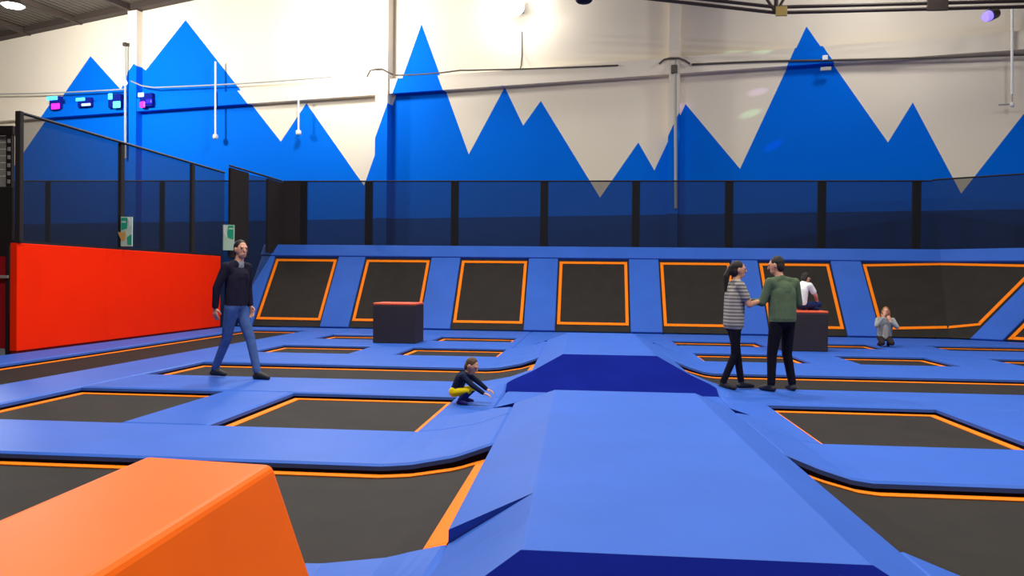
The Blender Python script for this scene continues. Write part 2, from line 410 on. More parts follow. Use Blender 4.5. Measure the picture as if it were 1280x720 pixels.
pad('short blue divider pad in front of the dark box with the seated person', XC[1], XD[0], *YR2, group=GP)
pad('short blue divider pad right behind the dark box with the seated person', XC[1], XD[0], *YR3, group=GP)
pad('short blue divider pad in front of the seated girl, towards the corner', XD[1], XE[0], *YR2, group=GP)
pad('blue divider pad the girl sits on', XD[1], 7.95, *YR3, group=GP)
pad('blue pad beyond the corner trampoline of the middle row', XE[1], XMAX, *YR2, group=GP)
pad('blue pad at the outer end of the low corner trampoline', 10.6, 14.0, *YR3, group=GP)
t = thing('safety_pad', 'blue pad at the foot of the angled corner wall', 'pad', group=GP)
edge2 = lambda Y: 9.56+(22.35-Y)*1.732-.01
surf('pad_cover', K(9.55), lambda Y: max(9.6, edge2(Y)), YR3[1], YB-.02, Z0, MT['blue'], t, ny=4)
surf('black_skirt', K(9.562), lambda Y: max(9.59, edge2(Y)-.012), YR3[1]+.012, YB-.04, lambda X, Y: -.052, MT['skirt'], t, th=.04, drop=0, ny=4)

# -- the padded runway: two humps
def ramp(label, pyr, front_label, y_lane):
    a, b, c, d = pyr
    t = thing('padded_ramp', label, 'ramp')
    surf('top_pad', lambda Y: LT+shift(Y), lambda Y: RTX+shift(Y), b, c, lambda X, Y: .4, MT['blue'], t, ny=4, nx=2, drop=.002, edge=.012)
    eps = .02
    ya = a+(b-a)*.5; yd = d-(d-c)*.5
    ys_ = 3.93 if a < 5 else None
    if ys_: surf('side_pad', lambda Y: inv_l(.2, Y), lambda Y: inv_l(max(.2, end_z(Y)), Y)+.002, ya+eps, ys_, sagz, MT['blue'], t, nx=3, ny=10, ybreaks=[b], drop=.001, edge=.01, th=.12)
    surf('side_pad', lambda Y: inv_l(.2, Y), lambda Y: inv_l(max(.2, end_z(Y)), Y)+.002, ys_ or ya+eps, yd-eps, hz, MT['blue'], t, nx=3, ny=12, ybreaks=[b, c], drop=.001, edge=.01, th=.12)
    surf('side_pad', lambda Y: inv_r(max(.2, end_z(Y)), Y)-.002, lambda Y: inv_r(.2, Y), ya+eps, yd-eps, hz, MT['blue'], t, nx=3, ny=12, ybreaks=[b, c], drop=.001, edge=.01, th=.12)
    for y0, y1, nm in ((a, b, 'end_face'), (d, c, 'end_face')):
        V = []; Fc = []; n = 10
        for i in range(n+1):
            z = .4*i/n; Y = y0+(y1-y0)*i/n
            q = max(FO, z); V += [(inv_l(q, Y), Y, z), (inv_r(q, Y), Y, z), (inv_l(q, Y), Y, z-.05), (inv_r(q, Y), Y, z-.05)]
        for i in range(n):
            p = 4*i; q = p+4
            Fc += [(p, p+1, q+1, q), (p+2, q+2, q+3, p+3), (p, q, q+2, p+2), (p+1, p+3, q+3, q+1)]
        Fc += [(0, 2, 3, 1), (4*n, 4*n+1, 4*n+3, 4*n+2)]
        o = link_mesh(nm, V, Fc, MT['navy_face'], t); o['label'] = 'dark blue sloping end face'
    return t
ramp('long blue padded runway ramp between the orange block and the large side trampoline', PYR[0], '', 0)
ramp('blue padded ramp with a dark blue front leading to the slanted wall', PYR[1], '', 0)

# ------------------------------------------------------------------ slanted trampoline wall
KS = .83; SO = Vector((0, 22.35, 0)); ZT = 2.42
C2 = Vector((9.56, 22.35, 0)); D2 = Vector((math.cos(math.radians(30)), -.5, 0)); N2 = Vector((.5, math.cos(math.radians(30)), 0))
def P1(x, z): return Vector((x, 22.35+KS*z, z))
def P2(s, z): return C2+D2*s+N2*(KS*z)+Vector((0, 0, z))
NRM1 = Vector((0, -1, KS)).normalized(); NRM2 = (-N2+Vector((0, 0, KS))).normalized()
FOLD = KS*math.tan(math.radians(15))
def poly_slab(name, front, nrm, th, m, parent, off=0.0):
    n = len(front); V = [Vector(p)+nrm*off for p in front]+[Vector(p)+nrm*(off-th) for p in front]
    Fc = [tuple(range(n)), tuple(range(2*n-1, n-1, -1))]+[(i, (i+1) % n, (i+1) % n+n, i+n) for i in range(n)]
    return link_mesh(name, V, Fc, m, parent)
def band(a, b, c, d, w):
    """inner corners of a quad frame of width w"""
    return None
GS = 'slanted trampolines of the far wall'
SM = [(-9.68, -7.75), (-6.81, -4.85), (-3.86, -1.88), (-.90, 1.10), (2.07, 4.08), (4.93, 6.90)]
SL = ['slanted wall trampoline nearest the red wall', 'slanted wall trampoline partly behind the empty dark box', 'slanted wall trampoline between the empty box and the far ramp',
      'slanted wall trampoline at the end of the runway', 'slanted wall trampoline beside the head of the woman in stripes', 'slanted wall trampoline behind the person in white']
ZB, ZU = .20, 2.0
WB = .085
def frame_quads(P, x0, x1, z0, z1, w):
    wz = w*.77
    return [[P(x0, z0), P(x1, z0), P(x1, z0+wz), P(x0, z0+wz)], [P(x0, z1-wz), P(x1, z1-wz), P(x1, z1), P(x0, z1)],
            [P(x0, z0+wz), P(x0+w, z0+wz), P(x0+w, z1-wz), P(x0, z1-wz)], [P(x1-w, z0+wz), P(x1, z0+wz), P(x1, z1-wz), P(x1-w, z1-wz)]]
for (x0, x1), lab in zip(SM, SL):
    t = thing('slanted_trampoline', lab, 'trampoline', group=GS)
    poly_slab('jump_mat', [P1(x0-.045, .03), P1(x1+.045, .03), P1(x1+.045, ZU+.05), P1(x0-.045, ZU+.05)], NRM1, .012, MT['mesh'], t)
    for q in frame_quads(P1, x0, x1, ZB, ZU, WB): poly_slab('edge_webbing', q, NRM1, .012, MT['web'], t, .014)
# corner trampoline wrapping on to the angled bay
t = thing('corner_trampoline', 'large slanted trampoline bent round the corner behind the seated girl', 'trampoline')
def ray_on2(x, y):
    d = ray(x, y); O = Vector((0, 0, CAM_H)); k = NRM2.dot(C2-O)/NRM2.dot(d); p = O+d*k
    return (p-C2).dot(D2), p.z
sA, zA = ray_on2(1225, 407); sB, zB2 = ray_on2(1280, 352)
zA = max(.22, zA)
def s_edge(z): return sA+(z-zA)*(sB-sA)/(zB2-zA)
xf = lambda z: C2.x+FOLD*z; sf = lambda z: -FOLD*z
x0 = 7.85
poly_slab('jump_mat', [P1(x0-.045, .03), P1(xf(.03), .03), P1(xf(ZU+.07), ZU+.07), P1(x0-.045, ZU+.05)], NRM1, .012, MT['mesh'], t)
poly_slab('jump_mat', [P2(sf(.03), .03), P2(s_edge(.03)+.07, .03), P2(s_edge(ZU+.05)+.07, ZU+.05), P2(sf(ZU+.07), ZU+.07)], NRM2, .012, MT['mesh'], t)
wz = WB*.77; zt2 = ZU+.06
poly_slab('edge_webbing', [P1(x0, ZB), P1(xf(ZB), ZB+.06), P1(xf(ZB), ZB+.06+wz), P1(x0, ZB+wz)], NRM1, .012, MT['web'], t, .014)
poly_slab('edge_webbing', [P1(x0, ZU-wz), P1(xf(zt2), zt2-wz), P1(xf(zt2), zt2), P1(x0, ZU)], NRM1, .012, MT['web'], t, .014)
poly_slab('edge_webbing', [P1(x0, ZB+wz), P1(x0+WB, ZB+wz), P1(x0+WB, ZU-wz), P1(x0, ZU-wz)], NRM1, .012, MT['web'], t, .014)
poly_slab('edge_webbing', [P2(sf(ZB), ZB+.06), P2(s_edge(zA), zA), P2(s_edge(zA+wz), zA+wz), P2(sf(ZB), ZB+.06+wz)], NRM2, .012, MT['web'], t, .014)
poly_slab('edge_webbing', [P2(sf(zt2), zt2-wz), P2(s_edge(ZU), ZU-wz), P2(s_edge(ZU), ZU), P2(sf(zt2), zt2)], NRM2, .012, MT['web'], t, .014)
poly_slab('edge_webbing', [P2(s_edge(zA+wz)-WB*1.2, zA+wz), P2(s_edge(zA+wz), zA+wz), P2(s_edge(ZU), ZU), P2(s_edge(ZU)-WB*1.2, ZU)], NRM2, .012, MT['web'], t, .014)
# next mat along the angled bay
t = thing('slanted_trampoline', 'slanted trampoline beyond the angled pad in the far corner', 'trampoline', group=GS)
sC, zC = ray_on2(1256, 428); sD, zD = ray_on2(1280, 404); sl = (sD-sC)/(zD-zC)
e2 = lambda z: sC+sl*(z-zC)
poly_slab('jump_mat', [P2(e2(.03)-.05, .03), P2(e2(.03)+2.4, .03), P2(e2(.03)+3.4, 2.0), P2(e2(2.0)-.05, 2.0)], NRM2, .012, MT['mesh'], t)
poly_slab('edge_webbing', [P2(e2(.05), .05), P2(e2(.05)+WB*1.2, .05), P2(e2(2.0)+WB*1.2, 2.0), P2(e2(2.0), 2.0)], NRM2, .012, MT['web'], t, .014)
poly_slab('edge_webbing', [P2(e2(.05)+WB*1.2, .05), P2(e2(.05)+2.3, .05), P2(e2(.05)+2.3, .05+wz), P2(e2(.05)+WB*1.2, .05+wz)], NRM2, .012, MT['web'], t, .014)
poly_slab('edge_webbing', [P2(e2(2.0)+WB, 2.0-wz), P2(e2(.05)+3.2, 2.0-wz), P2(e2(.05)+3.2, 2.0), P2(e2(2.0)+WB, 2.0)], NRM2, .012, MT['web'], t, .014)
# blue uprights between them and the top rim
def slope_pad(label, x0a, x1a, x0b, x1b, P, nrm, z0=.0, z1=2.06):
    th = .07; o = poly_slab('wall_pad', [P(x0a, z0), P(x1a, z0), P(x1b, z1), P(x0b, z1)], nrm, th+.05, MT['blue'], None, th)
    bevel_mesh(o, .02, 2); return tag(o, label, 'pad', 'blue upright pads between the slanted trampolines')
UPL = ['blue slanted pad closing the wall next to the net by the red wall', 'blue slanted pad between the first two wall trampolines from the red wall', 'blue slanted pad just beside the empty dark box',
       'blue slanted pad before the far ramp on the empty box side', 'blue slanted pad before the far ramp on the couple side',
       'blue slanted pad between the heads of the couple', 'blue slanted pad behind the seated girl']
ex = [-9.98]+[v for p in SM for v in p]+[7.85]
g_ = .05
ups = [(-10.15, SM[0][0]-g_)]+[(SM[i][1]+g_, SM[i+1][0]-g_) for i in range(5)]+[(SM[5][1]+g_, 7.85-g_)]
for (a, b), lab in zip(ups, UPL): slope_pad(lab, a, b, a, b, P1, NRM1)
slope_pad('blue slanted pad at the outer side of the bent corner trampoline', s_edge(.0)+.10, e2(.0)-.06, s_edge(2.06)+.10, e2(2.06)-.06, P2, NRM2)
# rim
def rim(label, a, b, c, d, nrm, back):
    th = .09
    f = [a, b, c, d]
    o = poly_slab('rim_pad', f, nrm, th+.1, MT['blue'], None, th); bevel_mesh(o, .025, 2)
    return tag(o, label, 'pad', 'rim pads on top of the slanted wall')
zr0 = 2.07
rim('long blue rim pad on top of the slanted wall', P1(-10.2, zr0), P1(xf(zr0)-.0, zr0), P1(xf(ZT), ZT), P1(-10.2, ZT), NRM1, None)
rim('blue rim pad on top of the angled corner bay', P2(sf(zr0), zr0), P2(5.2, zr0), P2(5.2, ZT+.05), P2(sf(ZT), ZT+.0), NRM2, None)
# timber back of the slanted wall down to the floor
def backing(name, pts, lab):
    V = []
    for p in pts: V += [Vector((p[0], p[1], FZ)), Vector(p)]
    return None
t = thing('wall_frame', 'black supporting frame behind the slanted trampolines', 'frame')
for x in [-10.1]+[(a+b)/2 for a, b in ups[1:]]+[9.3]:
    g = merge([tube_geo([P1(x, .0)-Vector((0, -.15, .12)), P1(x, 2.38)-Vector((0, -.15, .12))], .05, 6), tube_geo([(x, 24.5, FZ), (x, 24.5, 2.3)], .05, 6)])
    link_mesh('strut', g[0], g[1], MT['rail'], t)
# ------------------------------------------------------------------ red wall
RX = -10.45
t = thing('red_padded_wall', 'long bright red padded wall beside the walking man', 'padded wall')
ys = [13.72, 16.45, 19.15, 21.85]
for a, b in zip(ys[:-1], ys[1:]):
    box('wall_pad', (RX-.14, a+.001, .03), (RX, b-.001, 2.02), MT['red'], t, .012)
box('base_strip', (RX-.13, 13.74, -.10), (RX-.03, 21.83, .03), mat('dark_red_trim', (.18, .004, .004), .6), t)
box('top_rail', (RX-.13, 13.74, 2.02), (RX-.02, 21.83, 2.07), MT['rail'], t)
# dark side bay before the red wall
t = thing('side_gate', 'dark framed gate with a red panel darkened for shade beside the near end of the red wall', 'gate')
box('gate_panel', (-13.6, 15.0, -.05), (-11.64, 15.1, 1.80), MT['shaded_red'], t, .01)
box('gate_post', (-11.63, 14.94, FZ), (-11.55, 15.06, 2.0), MT['post'], t, .01)
box('gate_rail', (-13.6, 14.9, 1.36), (-11.55, 14.94, 1.42), MT['grey'], t, .008)
box('gate_board', (-13.6, 15.02, 1.80), (-11.55, 15.08, 3.2), MT['post'], t, .01)
# perforated upright and shutter beyond
t = thing('storage_rack', 'perforated grey rack upright with pale shutter panel beyond the near net post', 'rack')
y = 17.6; xx = at_y(13, 180, y).x
V, Fc = box_geo((xx-.07, y-.05, FZ), (xx+.07, y+.05, 4.72))
link_mesh('upright', V, Fc, MT['post'], t)
for k in range(9): box('hole_plate', (xx-.03, y-.06, 3.0+k*.19), (xx+.04, y-.05, 3.09+k*.19), MT['grey'], t)
for k in range(8): box('shutter_slat', (xx-1.6, y+.12, 3.45+k*.16), (xx-.1, y+.15, 3.60+k*.16), MT['grey'], t)
box('header', (xx-1.7, y-.06, 4.72), (xx+.1, y+.10, 4.92), MT['post'], t)

# ------------------------------------------------------------------ nets
FT = 4.48
def net_panel(p, q, z0, z1, parent, name='net'):
    p = Vector(p); q = Vector(q); d = (q-p).normalized(); n = Vector((-d.y, d.x, 0))*.004
    pts = []
    for z in (z0, z1):
        for r, s in ((p, -1), (q, -1), (q, 1), (p, 1)): v = r+n*s; pts.append((v.x, v.y, z))
    _, f = box_geo((0, 0, 0), (1, 1, 1)); f = [f[2]]     # a single sheet of netting
    return link_mesh(name, pts, f, MT['net'], parent)
def post(x, y, wx, wy, z0, z1, parent, name='post'): return box(name, (x-wx/2, y-wy/2, z0), (x+wx/2, y+wy/2, z1), MT['post'], parent, .015)
def bar(p, q, r, m, parent, name): return tube(name, [p, q], r, m, parent, 6)
YF = 24.55
t = thing('net_fence', 'black net fence standing on the rim of the slanted wall', 'net fence')
px = [-9.05, -6.93, -4.20, -1.42, 1.37, 4.14, 6.84, 9.54]
for x in px: post(x, YF+.05, .24, .10, 2.2, FT, t)
pxs = [-9.7]+px+[9.95]
for a, b in zip(pxs[:-1], pxs[1:]): net_panel((a, YF, 0), (b, YF, 0), 2.3, FT, t)
bar((-9.7, YF, FT), (9.95, YF, FT), .025, MT['rail'], t, 'top_rail')
t = thing('net_fence', 'black net fence on the angled corner bay', 'net fence')
a = Vector((9.95, YF, 0)); b = a+D2*2.9; c = a+D2*5.4
for p, q in ((a, b), (b, c)): net_panel(p, q, 2.3, FT+.06, t); bar((p.x, p.y, FT+.03), (q.x, q.y, FT+.06), .025, MT['rail'], t, 'top_rail')
post(b.x, b.y+.06, .30, .10, 2.2, FT+.08, t); post(c.x, c.y+.06, .28, .10, 2.2, FT+.08, t)
t = thing('net_fence', 'black net fence on top of the red padded wall', 'net fence')
XF = RX-.10; py = [13.78, 17.14, 20.38, 22.25]
post(XF+.09, py[0], .11, .10, 2.02, 4.44, t)
for y in py[1:3]: post(XF, y, .09, .14, 2.0, 4.42, t)
for a, b in zip(py[:-1], py[1:]): net_panel((XF, a, 0), (XF, b, 0), 2.05 if b < 22 else 0.0, 4.42, t)
bar((XF+.08, 13.8, 4.42), (XF, 22.25, 4.45), .03, MT['rail'], t, 'top_rail')
t = thing('net_fence', 'taller dark net joining the red wall fence to the far fence', 'net fence')
A = Vector((-10.42, 22.3, 0)); B = Vector((-9.72, 24.5, 0))
net_panel(A, B, -.2, 4.5, t)
for f0, f1 in ((0, .33), (.70, 1)):
    p = A.lerp(B, f0); q = A.lerp(B, f1); d = (q-p).normalized(); n = Vector((-d.y, d.x, 0))*.04
    lo, hi = (2.0, 4.6) if f0 == 0 else (2.2, 4.48)
    hexa('padded_panel', [(p-n).to_tuple()[:2]+(lo,), (q-n).to_tuple()[:2]+(lo,), (q+n).to_tuple()[:2]+(lo,), (p+n).to_tuple()[:2]+(lo,),
                          (p-n).to_tuple()[:2]+(hi,), (q-n).to_tuple()[:2]+(hi-.06,), (q+n).to_tuple()[:2]+(hi-.06,), (p+n).to_tuple()[:2]+(hi,)], MT['post'], t)
bar((A.x, A.y, 4.66), (B.x, B.y, FT), .03, MT['rail'], t, 'top_rail')
box('padded_panel', (-9.75, YF-.06, 2.2), (-9.12, YF+.0, FT-.03), MT['post'], t)
t = thing('net_fence', 'dark net of the neighbouring court behind the red wall', 'net fence')
for a, b in ((-22, -18), (-18, -14), (-14, -10.2)):
    net_panel((a, 25.0, 0), (b, 25.0, 0), FZ, 4.55, t); post(a, 25.06, .16, .08, FZ, 4.57, t)
bar((-22, 25.0, 4.55), (-10.2, 25.0, 4.55), .025, MT['rail'], t, 'top_rail')
# posters on the net
def poster(x0, y0, x1, y1, Y, label, figure):
    p = at_y(x0, y0, Y); q = at_y(x1, y1, Y); W = q.x-p.x; H = p.z-q.z
    t = thing('poster', label, 'sign', (p.x, Y, q.z))
    bd = box('board', (0, 0, 0), (W, .03, H), MT['pale'], t, .004)
    def shape(name, pts, m, k=.004): return poly_slab(name, [Vector((a*W, -.0, b*H)) for a, b in pts], Vector((0, -1, 0)), .004, m, bd, k)
    if figure:
        shape('print_field', [(.05, .55), (.55, .60), (.60, .97), (.05, .97)], MT['green'])
        shape('print_field', [(.60, .05), (.97, .05), (.97, .42), (.55, .30)], MT['green'])
        shape('print_arc', [(.55, .98), (.72, .98), (.90, .86), (.86, .72), (.60, .58), (.72, .74), (.70, .86)], MT['whitepaint'], .006)
        shape('print_line', [(.08, .80), (.45, .80), (.45, .86), (.08, .86)], MT['pale'], .006)
        shape('print_patch', [(-.28, .50), (.05, .46), (.40, .52), (.48, .36), (.40, .20), (.10, .18), (-.05, .30)], MT['sand'], .006)
    else:
        shape('print_field', [(.45, .50), (.95, .42), (.95, .97), (.50, .97), (.42, .70)], MT['green'])
        shape('print_arc', [(.10, .97), (.40, .97), (.30, .80), (.36, .62), (.48, .50), (.20, .58), (.10, .76)], MT['whitepaint'], .006)
        shape('print_line', [(.55, .82), (.92, .82), (.92, .88), (.55, .88)], MT['pale'], .006)
poster(151, 271, 165, 308, 17.035, 'green and white poster with an amber patch on the red wall fence', True)
poster(278, 281, 292.5, 313, 22.2, 'green and white poster just behind the head of the walking man', False)

# ------------------------------------------------------------------ orange block
top = [(-2.02, 3.50, .62), (-1.39, 3.43, .62), (-1.33, 1.5, .62), (-1.95, 1.5, .62)]
bot = [(-2.25, 3.56, 0), (-1.19, 3.48, 0), (-1.12, 1.4, 0), (-2.2, 1.4, 0)]
o = hexa('foam_block', [bot[3], bot[2], bot[1], bot[0], top[3], top[2], top[1], top[0]], MT['orange'], None, .03, 3)
o.data.polygons.foreach_set('use_smooth', [False]*len(o.data.polygons))
tag(o, 'bright orange foam block with sloping sides on the near blue pad', 'foam block')
# ------------------------------------------------------------------ dark boxes
def dark_box(x0, x1, y0, h, label, dep=.85):
    t = thing('foam_box', label, 'foam box', ((x0+x1)/2, y0, 0), group='dark foam boxes on the pads')
    W = (x1-x0)/2
    box('body', (-W, 0, .0), (W, dep, h-.05), MT['boxdark'], t, .015)
    box('top_cover', (-W, 0, h-.048), (W, dep, h), MT['boxtop'], t, .015)
    return t
dark_box(-4.80, -3.83, 17.45, .90, 'empty dark foam box with a coral top in front of the slanted wall')
dark_box(4.08, 5.02, 17.42, .86, 'dark foam box with a coral top under the person in white')

# ------------------------------------------------------------------ fittings on the mural wall
def wp(x, y, off=.2):
    s, z = to_wall(x, y); return (s, -off, z)
def wtube(label, name, pts, r, m, cat, off=.36, group=None):
    o = hall(tube(name, [wp(x, y, off) for x, y in pts], r, m)); return tag(o, label, cat, group)
GC = 'cables along the ring beam of the mural wall'
def sag(p, q, n=6, d=1.5): return [(p[0]+(q[0]-p[0])*i/n, p[1]+(q[1]-p[1])*i/n+d*math.sin(math.pi*i/n)) for i in range(n+1)]
wtube('grey cable along the beam above the coloured stage lights', 'cable', sag((-20, 120), (163, 114)), .03, MT['grey'], 'cable', group=GC)
wtube('grey cable crossing the tallest blue peak to a white wall patch', 'cable', [(172, 104), (186, 110)]+sag((200, 112), (420, 99)), .03, MT['grey'], 'cable', group=GC)
wtube('cable looping over the white pilaster', 'cable', [(466, 100), (470, 92), (478, 90), (485, 90), (492, 94), (498, 97)], .03, MT['wire'], 'cable', .46, group=GC)
wtube('dark cable from the slim blue peak to below the floodlight', 'cable', sag((499, 97), (580, 91), 4)+sag((590, 91), (775, 85), 6, .5), .028, MT['wire'], 'cable', group=GC)
wtube('cable bent over the pilaster with the long pipe', 'cable', [(826, 84), (832, 79), (840, 77), (850, 77), (858, 80), (864, 84)], .035, MT['wire'], 'cable', .44, group=GC)
wtube('dark cable running across the broad blue peak', 'cable', sag((866, 84), (1030, 79), 6, -1)+sag((1034, 79), (1290, 72), 6, .5), .032, MT['wire'], 'cable', group=GC)
GD = 'white drop pipes with a sensor at the end'
def drop(x, y0, y1, label):
    t = hall(thing('drop_pipe', label, 'pipe', group=GD))
    t.location = WL
    tube('pipe', [wp(x, y0, .38), wp(x, y1, .38)], .038, MT['whitepaint'], t)
    s, yy, z = wp(x, y1, .38); lathe('sensor', [(.03, .05), (.10, .02), (.11, -.10), (.07, -.16)], MT['whitepaint'], t, 12, (s, yy, z))
drop(277, 80, 171, 'longer white drop pipe on the tallest blue peak')
drop(380, 128, 166, 'short white drop pipe on the small blue peak beside the valley')
t = hall(thing('lamp_pole', 'pale pole with a round white lamp behind the coloured stage lights', 'pole'))
tube('pole', [wp(168, 62, .50), wp(168, 200, .50)], .05, MT['grey'], t)
s, yy, z = wp(167, 107, .54); lathe('globe', [(.04, .12), (.11, .09), (.15, 0), (.11, -.09), (.04, -.12)], mat('globe_glass', (.9, .9, .88), .4, .3, emit=(1, 1, 1), es=1.2), t, 14, (s, yy, z))
s, yy, z = wp(168, 60, .50); lathe('cap', [(.05, -.08), (.11, -.05), (.11, .06), (.04, .1)], MT['steel'], t, 12, (s, yy, z))
t = hall(thing('long_pipe', 'long grey pipe down the pilaster between the two wide blue peaks', 'pipe'))
tube('pipe', [wp(846, 80, .47), wp(847, 262, .47)], .05, MT['grey'], t)
s, yy, z = wp(845, 91, .47); box('clamp', (s-.1, yy-.08, z-.14), (s+.1, yy+.05, z+.14), MT['wire'], t, .02)
t = hall(thing('antenna_pipe', 'white pipe with small cross arm near the purple spotlight', 'pipe'))
tube('pipe', [wp(1260, 12, .44), wp(1260, 122, .44)], .04, MT['whitepaint'], t)
s, yy, z = wp(1260, 134, .44); tube('cross_arm', [(s-.35, yy, z), (s+.04, yy, z)], .025, MT['grey'], t); tube('stem', [(s, yy, z+.3), (s, yy, z)], .02, MT['grey'], t)
lathe('sensor', [(.03, .06), (.07, .02), (.06, -.08)], MT['whitepaint'], t, 12, (s, yy, z))
t = hall(thing('junction_box', 'small white twin box on the broad blue peak under the cable', 'box'))
s, yy, z = wp(1030, 77, .38); box('upper_box', (s-.07, yy-.10, z-.07), (s+.09, yy, z+.08), MT['whitepaint'], t, .01)
s, yy, z = wp(1032, 90, .32); box('lower_box', (s-.17, yy-.10, z-.05), (s+.15, yy, z+.06), MT['grey'], t, .01)
tag(hall(tube('floodlight_cable', [wp(653, 40, .05), wp(653, 70, .05), wp(653.5, 84, .2), wp(654, 88, .34)], .025, MT['wire'])), 'thin vertical cable hanging below the bright floodlight', 'cable')
# floodlight on the gable
t = hall(thing('floodlight', 'round glaring white floodlight on the upper wall between two blue peaks', 'floodlight'))
s, yy, z = wp(652, 17, .0)
tube('arm', [(s, 0, z+.25), (s, -.45, z+.25)], .04, MT['steel'], t)
box('housing', (s-.22, -.60, z-.16), (s+.22, -.36, z+.22), MT['lampbody'], t, .04)
V = []; n = 24
for k in range(n): a = 2*math.pi*k/n; V += [(s+.30*math.cos(a), -.62, z+.02+.30*math.sin(a))]
for k in range(n): a = 2*math.pi*k/n; V += [(s+.24*math.cos(a), -.70, z+.02+.24*math.sin(a))]
link_mesh('lens', V, [tuple(range(n)), tuple(range(2*n-1, n-1, -1))]+[(k, (k+1) % n, (k+1) % n+n, k+n) for k in range(n)], mat('flood_lens', (1, 1, 1), .4, .2, emit=(1, 1, .97), es=30), t)
ld = bpy.data.lights.new('flood', 'POINT'); ld.energy = 260; ld.shadow_soft_size = .25; ld.color = (1, .99, .95)
lo = bpy.data.objects.new('flood_bulb', ld); col.objects.link(lo); lo.parent = t; lo.location = (s, -1.0, z+.05)

# high-bay lamps
def high_bay(x, y, z, pw, label):
    t = thing('high_bay_lamp', label, 'lamp', (x, y, z), group='high-bay lamps under the roof')
    lathe('reflector', [(.10, .42), (.16, .40), (.20, .22), (.36, .02), (.38, 0), (.36, .0)], MT['lampbody'], t, 20)
    lathe('lens', [(.05, .0), (.34, -.0), (.30, -.04), (.04, -.06)], MT['lens'], t, 20)
    ws = x*math.cos(WA)-(y-28.2)*math.sin(WA)
    tube('hanger', [(0, 0, .40), (0, 0, max(.5, roof_z(ws)-z-.0))], .02, MT['rail'], t, 6)
    wide = pw < 0
    l = bpy.data.lights.new('bay', 'POINT' if wide else 'AREA'); l.energy = abs(pw); l.color = (1, .985, .955)
    if wide: l.shadow_soft_size = .6
    else: l.shape = 'DISK'; l.size = .66
    o = bpy.data.objects.new('bulb', l); col.objects.link(o); o.parent = t; o.location = (0, 0, -.72 if wide else -.08)
for i, (x, y, z, pw) in enumerate(LAMPS):
    high_bay(x, y, z, pw, 'glowing high-bay lamp under the dark roof by the left pitch' if i == 0 else 'high-bay lamp hanging from the roof above the courts')

# coloured stage lights on the left and the purple one on the truss
def glow(name, c, s): return mat(name, c, .4, .3, emit=c, es=s)
MT['cyan'] = glow('cyan_glow', (.08, .62, 1.0), 1.3); MT['magenta'] = glow('magenta_glow', (.85, .02, .6), 1.2)
MT['ice'] = glow('ice_glow', (.35, .55, 1.0), 1.3); MT['violet'] = glow('violet_glow', (.22, .16, 1.0), 1.6); MT['ultra'] = glow('ultramarine_glow', (.02, .01, .9), .8)
def stage_light(label, spots):
    t = hall(thing('stage_light', label, 'stage light', group='coloured stage lights hung along the beam'))
    xs = [q[0] for q in spots]; ys_ = [q[1] for q in spots]; cx, cy = (min(xs)+max(xs))/2, (min(ys_)+max(ys_))/2
    s0, yy, z0 = wp(cx, cy, .55)
    hw = max(abs(to_wall(x+wd/2, y)[0]-s0) for x, y, wd, h, m in spots)+.05; hh = max(abs(to_wall(cx, y-h/2)[1]-z0) for x, y, wd, h, m in spots)+.05
    box('housing', (s0-hw*.8, -.5, z0-hh*.8), (s0+hw*.8, -.3, z0+hh*.8), MT['navy_face'], t, .03)
    tube('bracket', [(s0, -.4, z0+hh*.7), (s0, -.33, bm_hi-.1)], .025, MT['rail'], t, 6)
    for x, y, wd, h, m in spots:
        sa_, za_ = to_wall(x-wd/2, y+h/2); sb_, zb_ = to_wall(x+wd/2, y-h/2)
        box('lens', (sa_, -.56, za_), (sb_, -.50, zb_), MT[m], t, .03)
stage_light('stage light with a cyan and a magenta lens nearest the red wall gate', [(78, 126, 13, 6, 'cyan'), (82, 136, 10, 8, 'magenta')])
stage_light('stage light with a cyan lens above a pale strip', [(113, 127.5, 11, 5, 'cyan'), (120, 134, 11, 4, 'ice')])
stage_light('stage light with an upright pale lens beside the lamp pole', [(150, 124, 5, 8, 'cyan'), (158, 134, 9, 9, 'cyan')])
stage_light('stage light with a pale lens over a magenta one beyond the lamp pole', [(188, 122, 7, 6, 'ice'), (190, 134, 6, 8, 'magenta'), (198, 130, 7, 6, 'ultra')])

# ------------------------------------------------------------------ roof truss at the right
t = thing('roof_truss', 'dark brown steel roof truss with a raised bottom chord', 'truss')
YT = 23.6
pc = [at_y(x, y, YT) for x, y in ((700, -14), (830, 0), (970, 16), (1280, 9), (1420, 5))]
for dz, nm in ((0, 'bottom_chord'), (.16, 'bottom_chord')):
    bar(pc[0]+Vector((0, 0, dz)), pc[2]+Vector((0, 0, dz)), .05, MT['steel'], t, nm); bar(pc[2]+Vector((0, 0, dz)), pc[4]+Vector((0, 0, dz)), .05, MT['steel'], t, nm)
def under_roof(X): return Vector((X, YT, roof_z(X*math.cos(WA)-(YT-28.2)*math.sin(WA))-.12))
lf = pc[0]+(pc[0]-pc[2])*(5.5/(pc[2].x-pc[0].x))
for dz in (0, .16): bar(pc[0]+Vector((0, 0, dz)), lf+Vector((0, 0, dz)), .05, MT['steel'], t, 'bottom_chord')
bar(under_roof(lf.x), under_roof(-3.2), .07, MT['steel'], t, 'top_chord'); bar(under_roof(-3.2), under_roof(pc[4].x), .07, MT['steel'], t, 'top_chord')
bar(lf, under_roof(lf.x), .06, MT['steel'], t, 'vertical'); bar(pc[0], under_roof(pc[0].x), .06, MT['steel'], t, 'vertical')
bar(pc[2], under_roof(pc[2].x), .06, MT['steel'], t, 'vertical'); bar(pc[4], under_roof(pc[4].x), .06, MT['steel'], t, 'vertical')
g2 = at_y(1170, 11, YT)
bar(pc[2], under_roof(pc[2].x+2.2), .045, MT['steel'], t, 'diagonal'); bar(pc[2], under_roof(pc[2].x-2.9), .045, MT['steel'], t, 'diagonal')
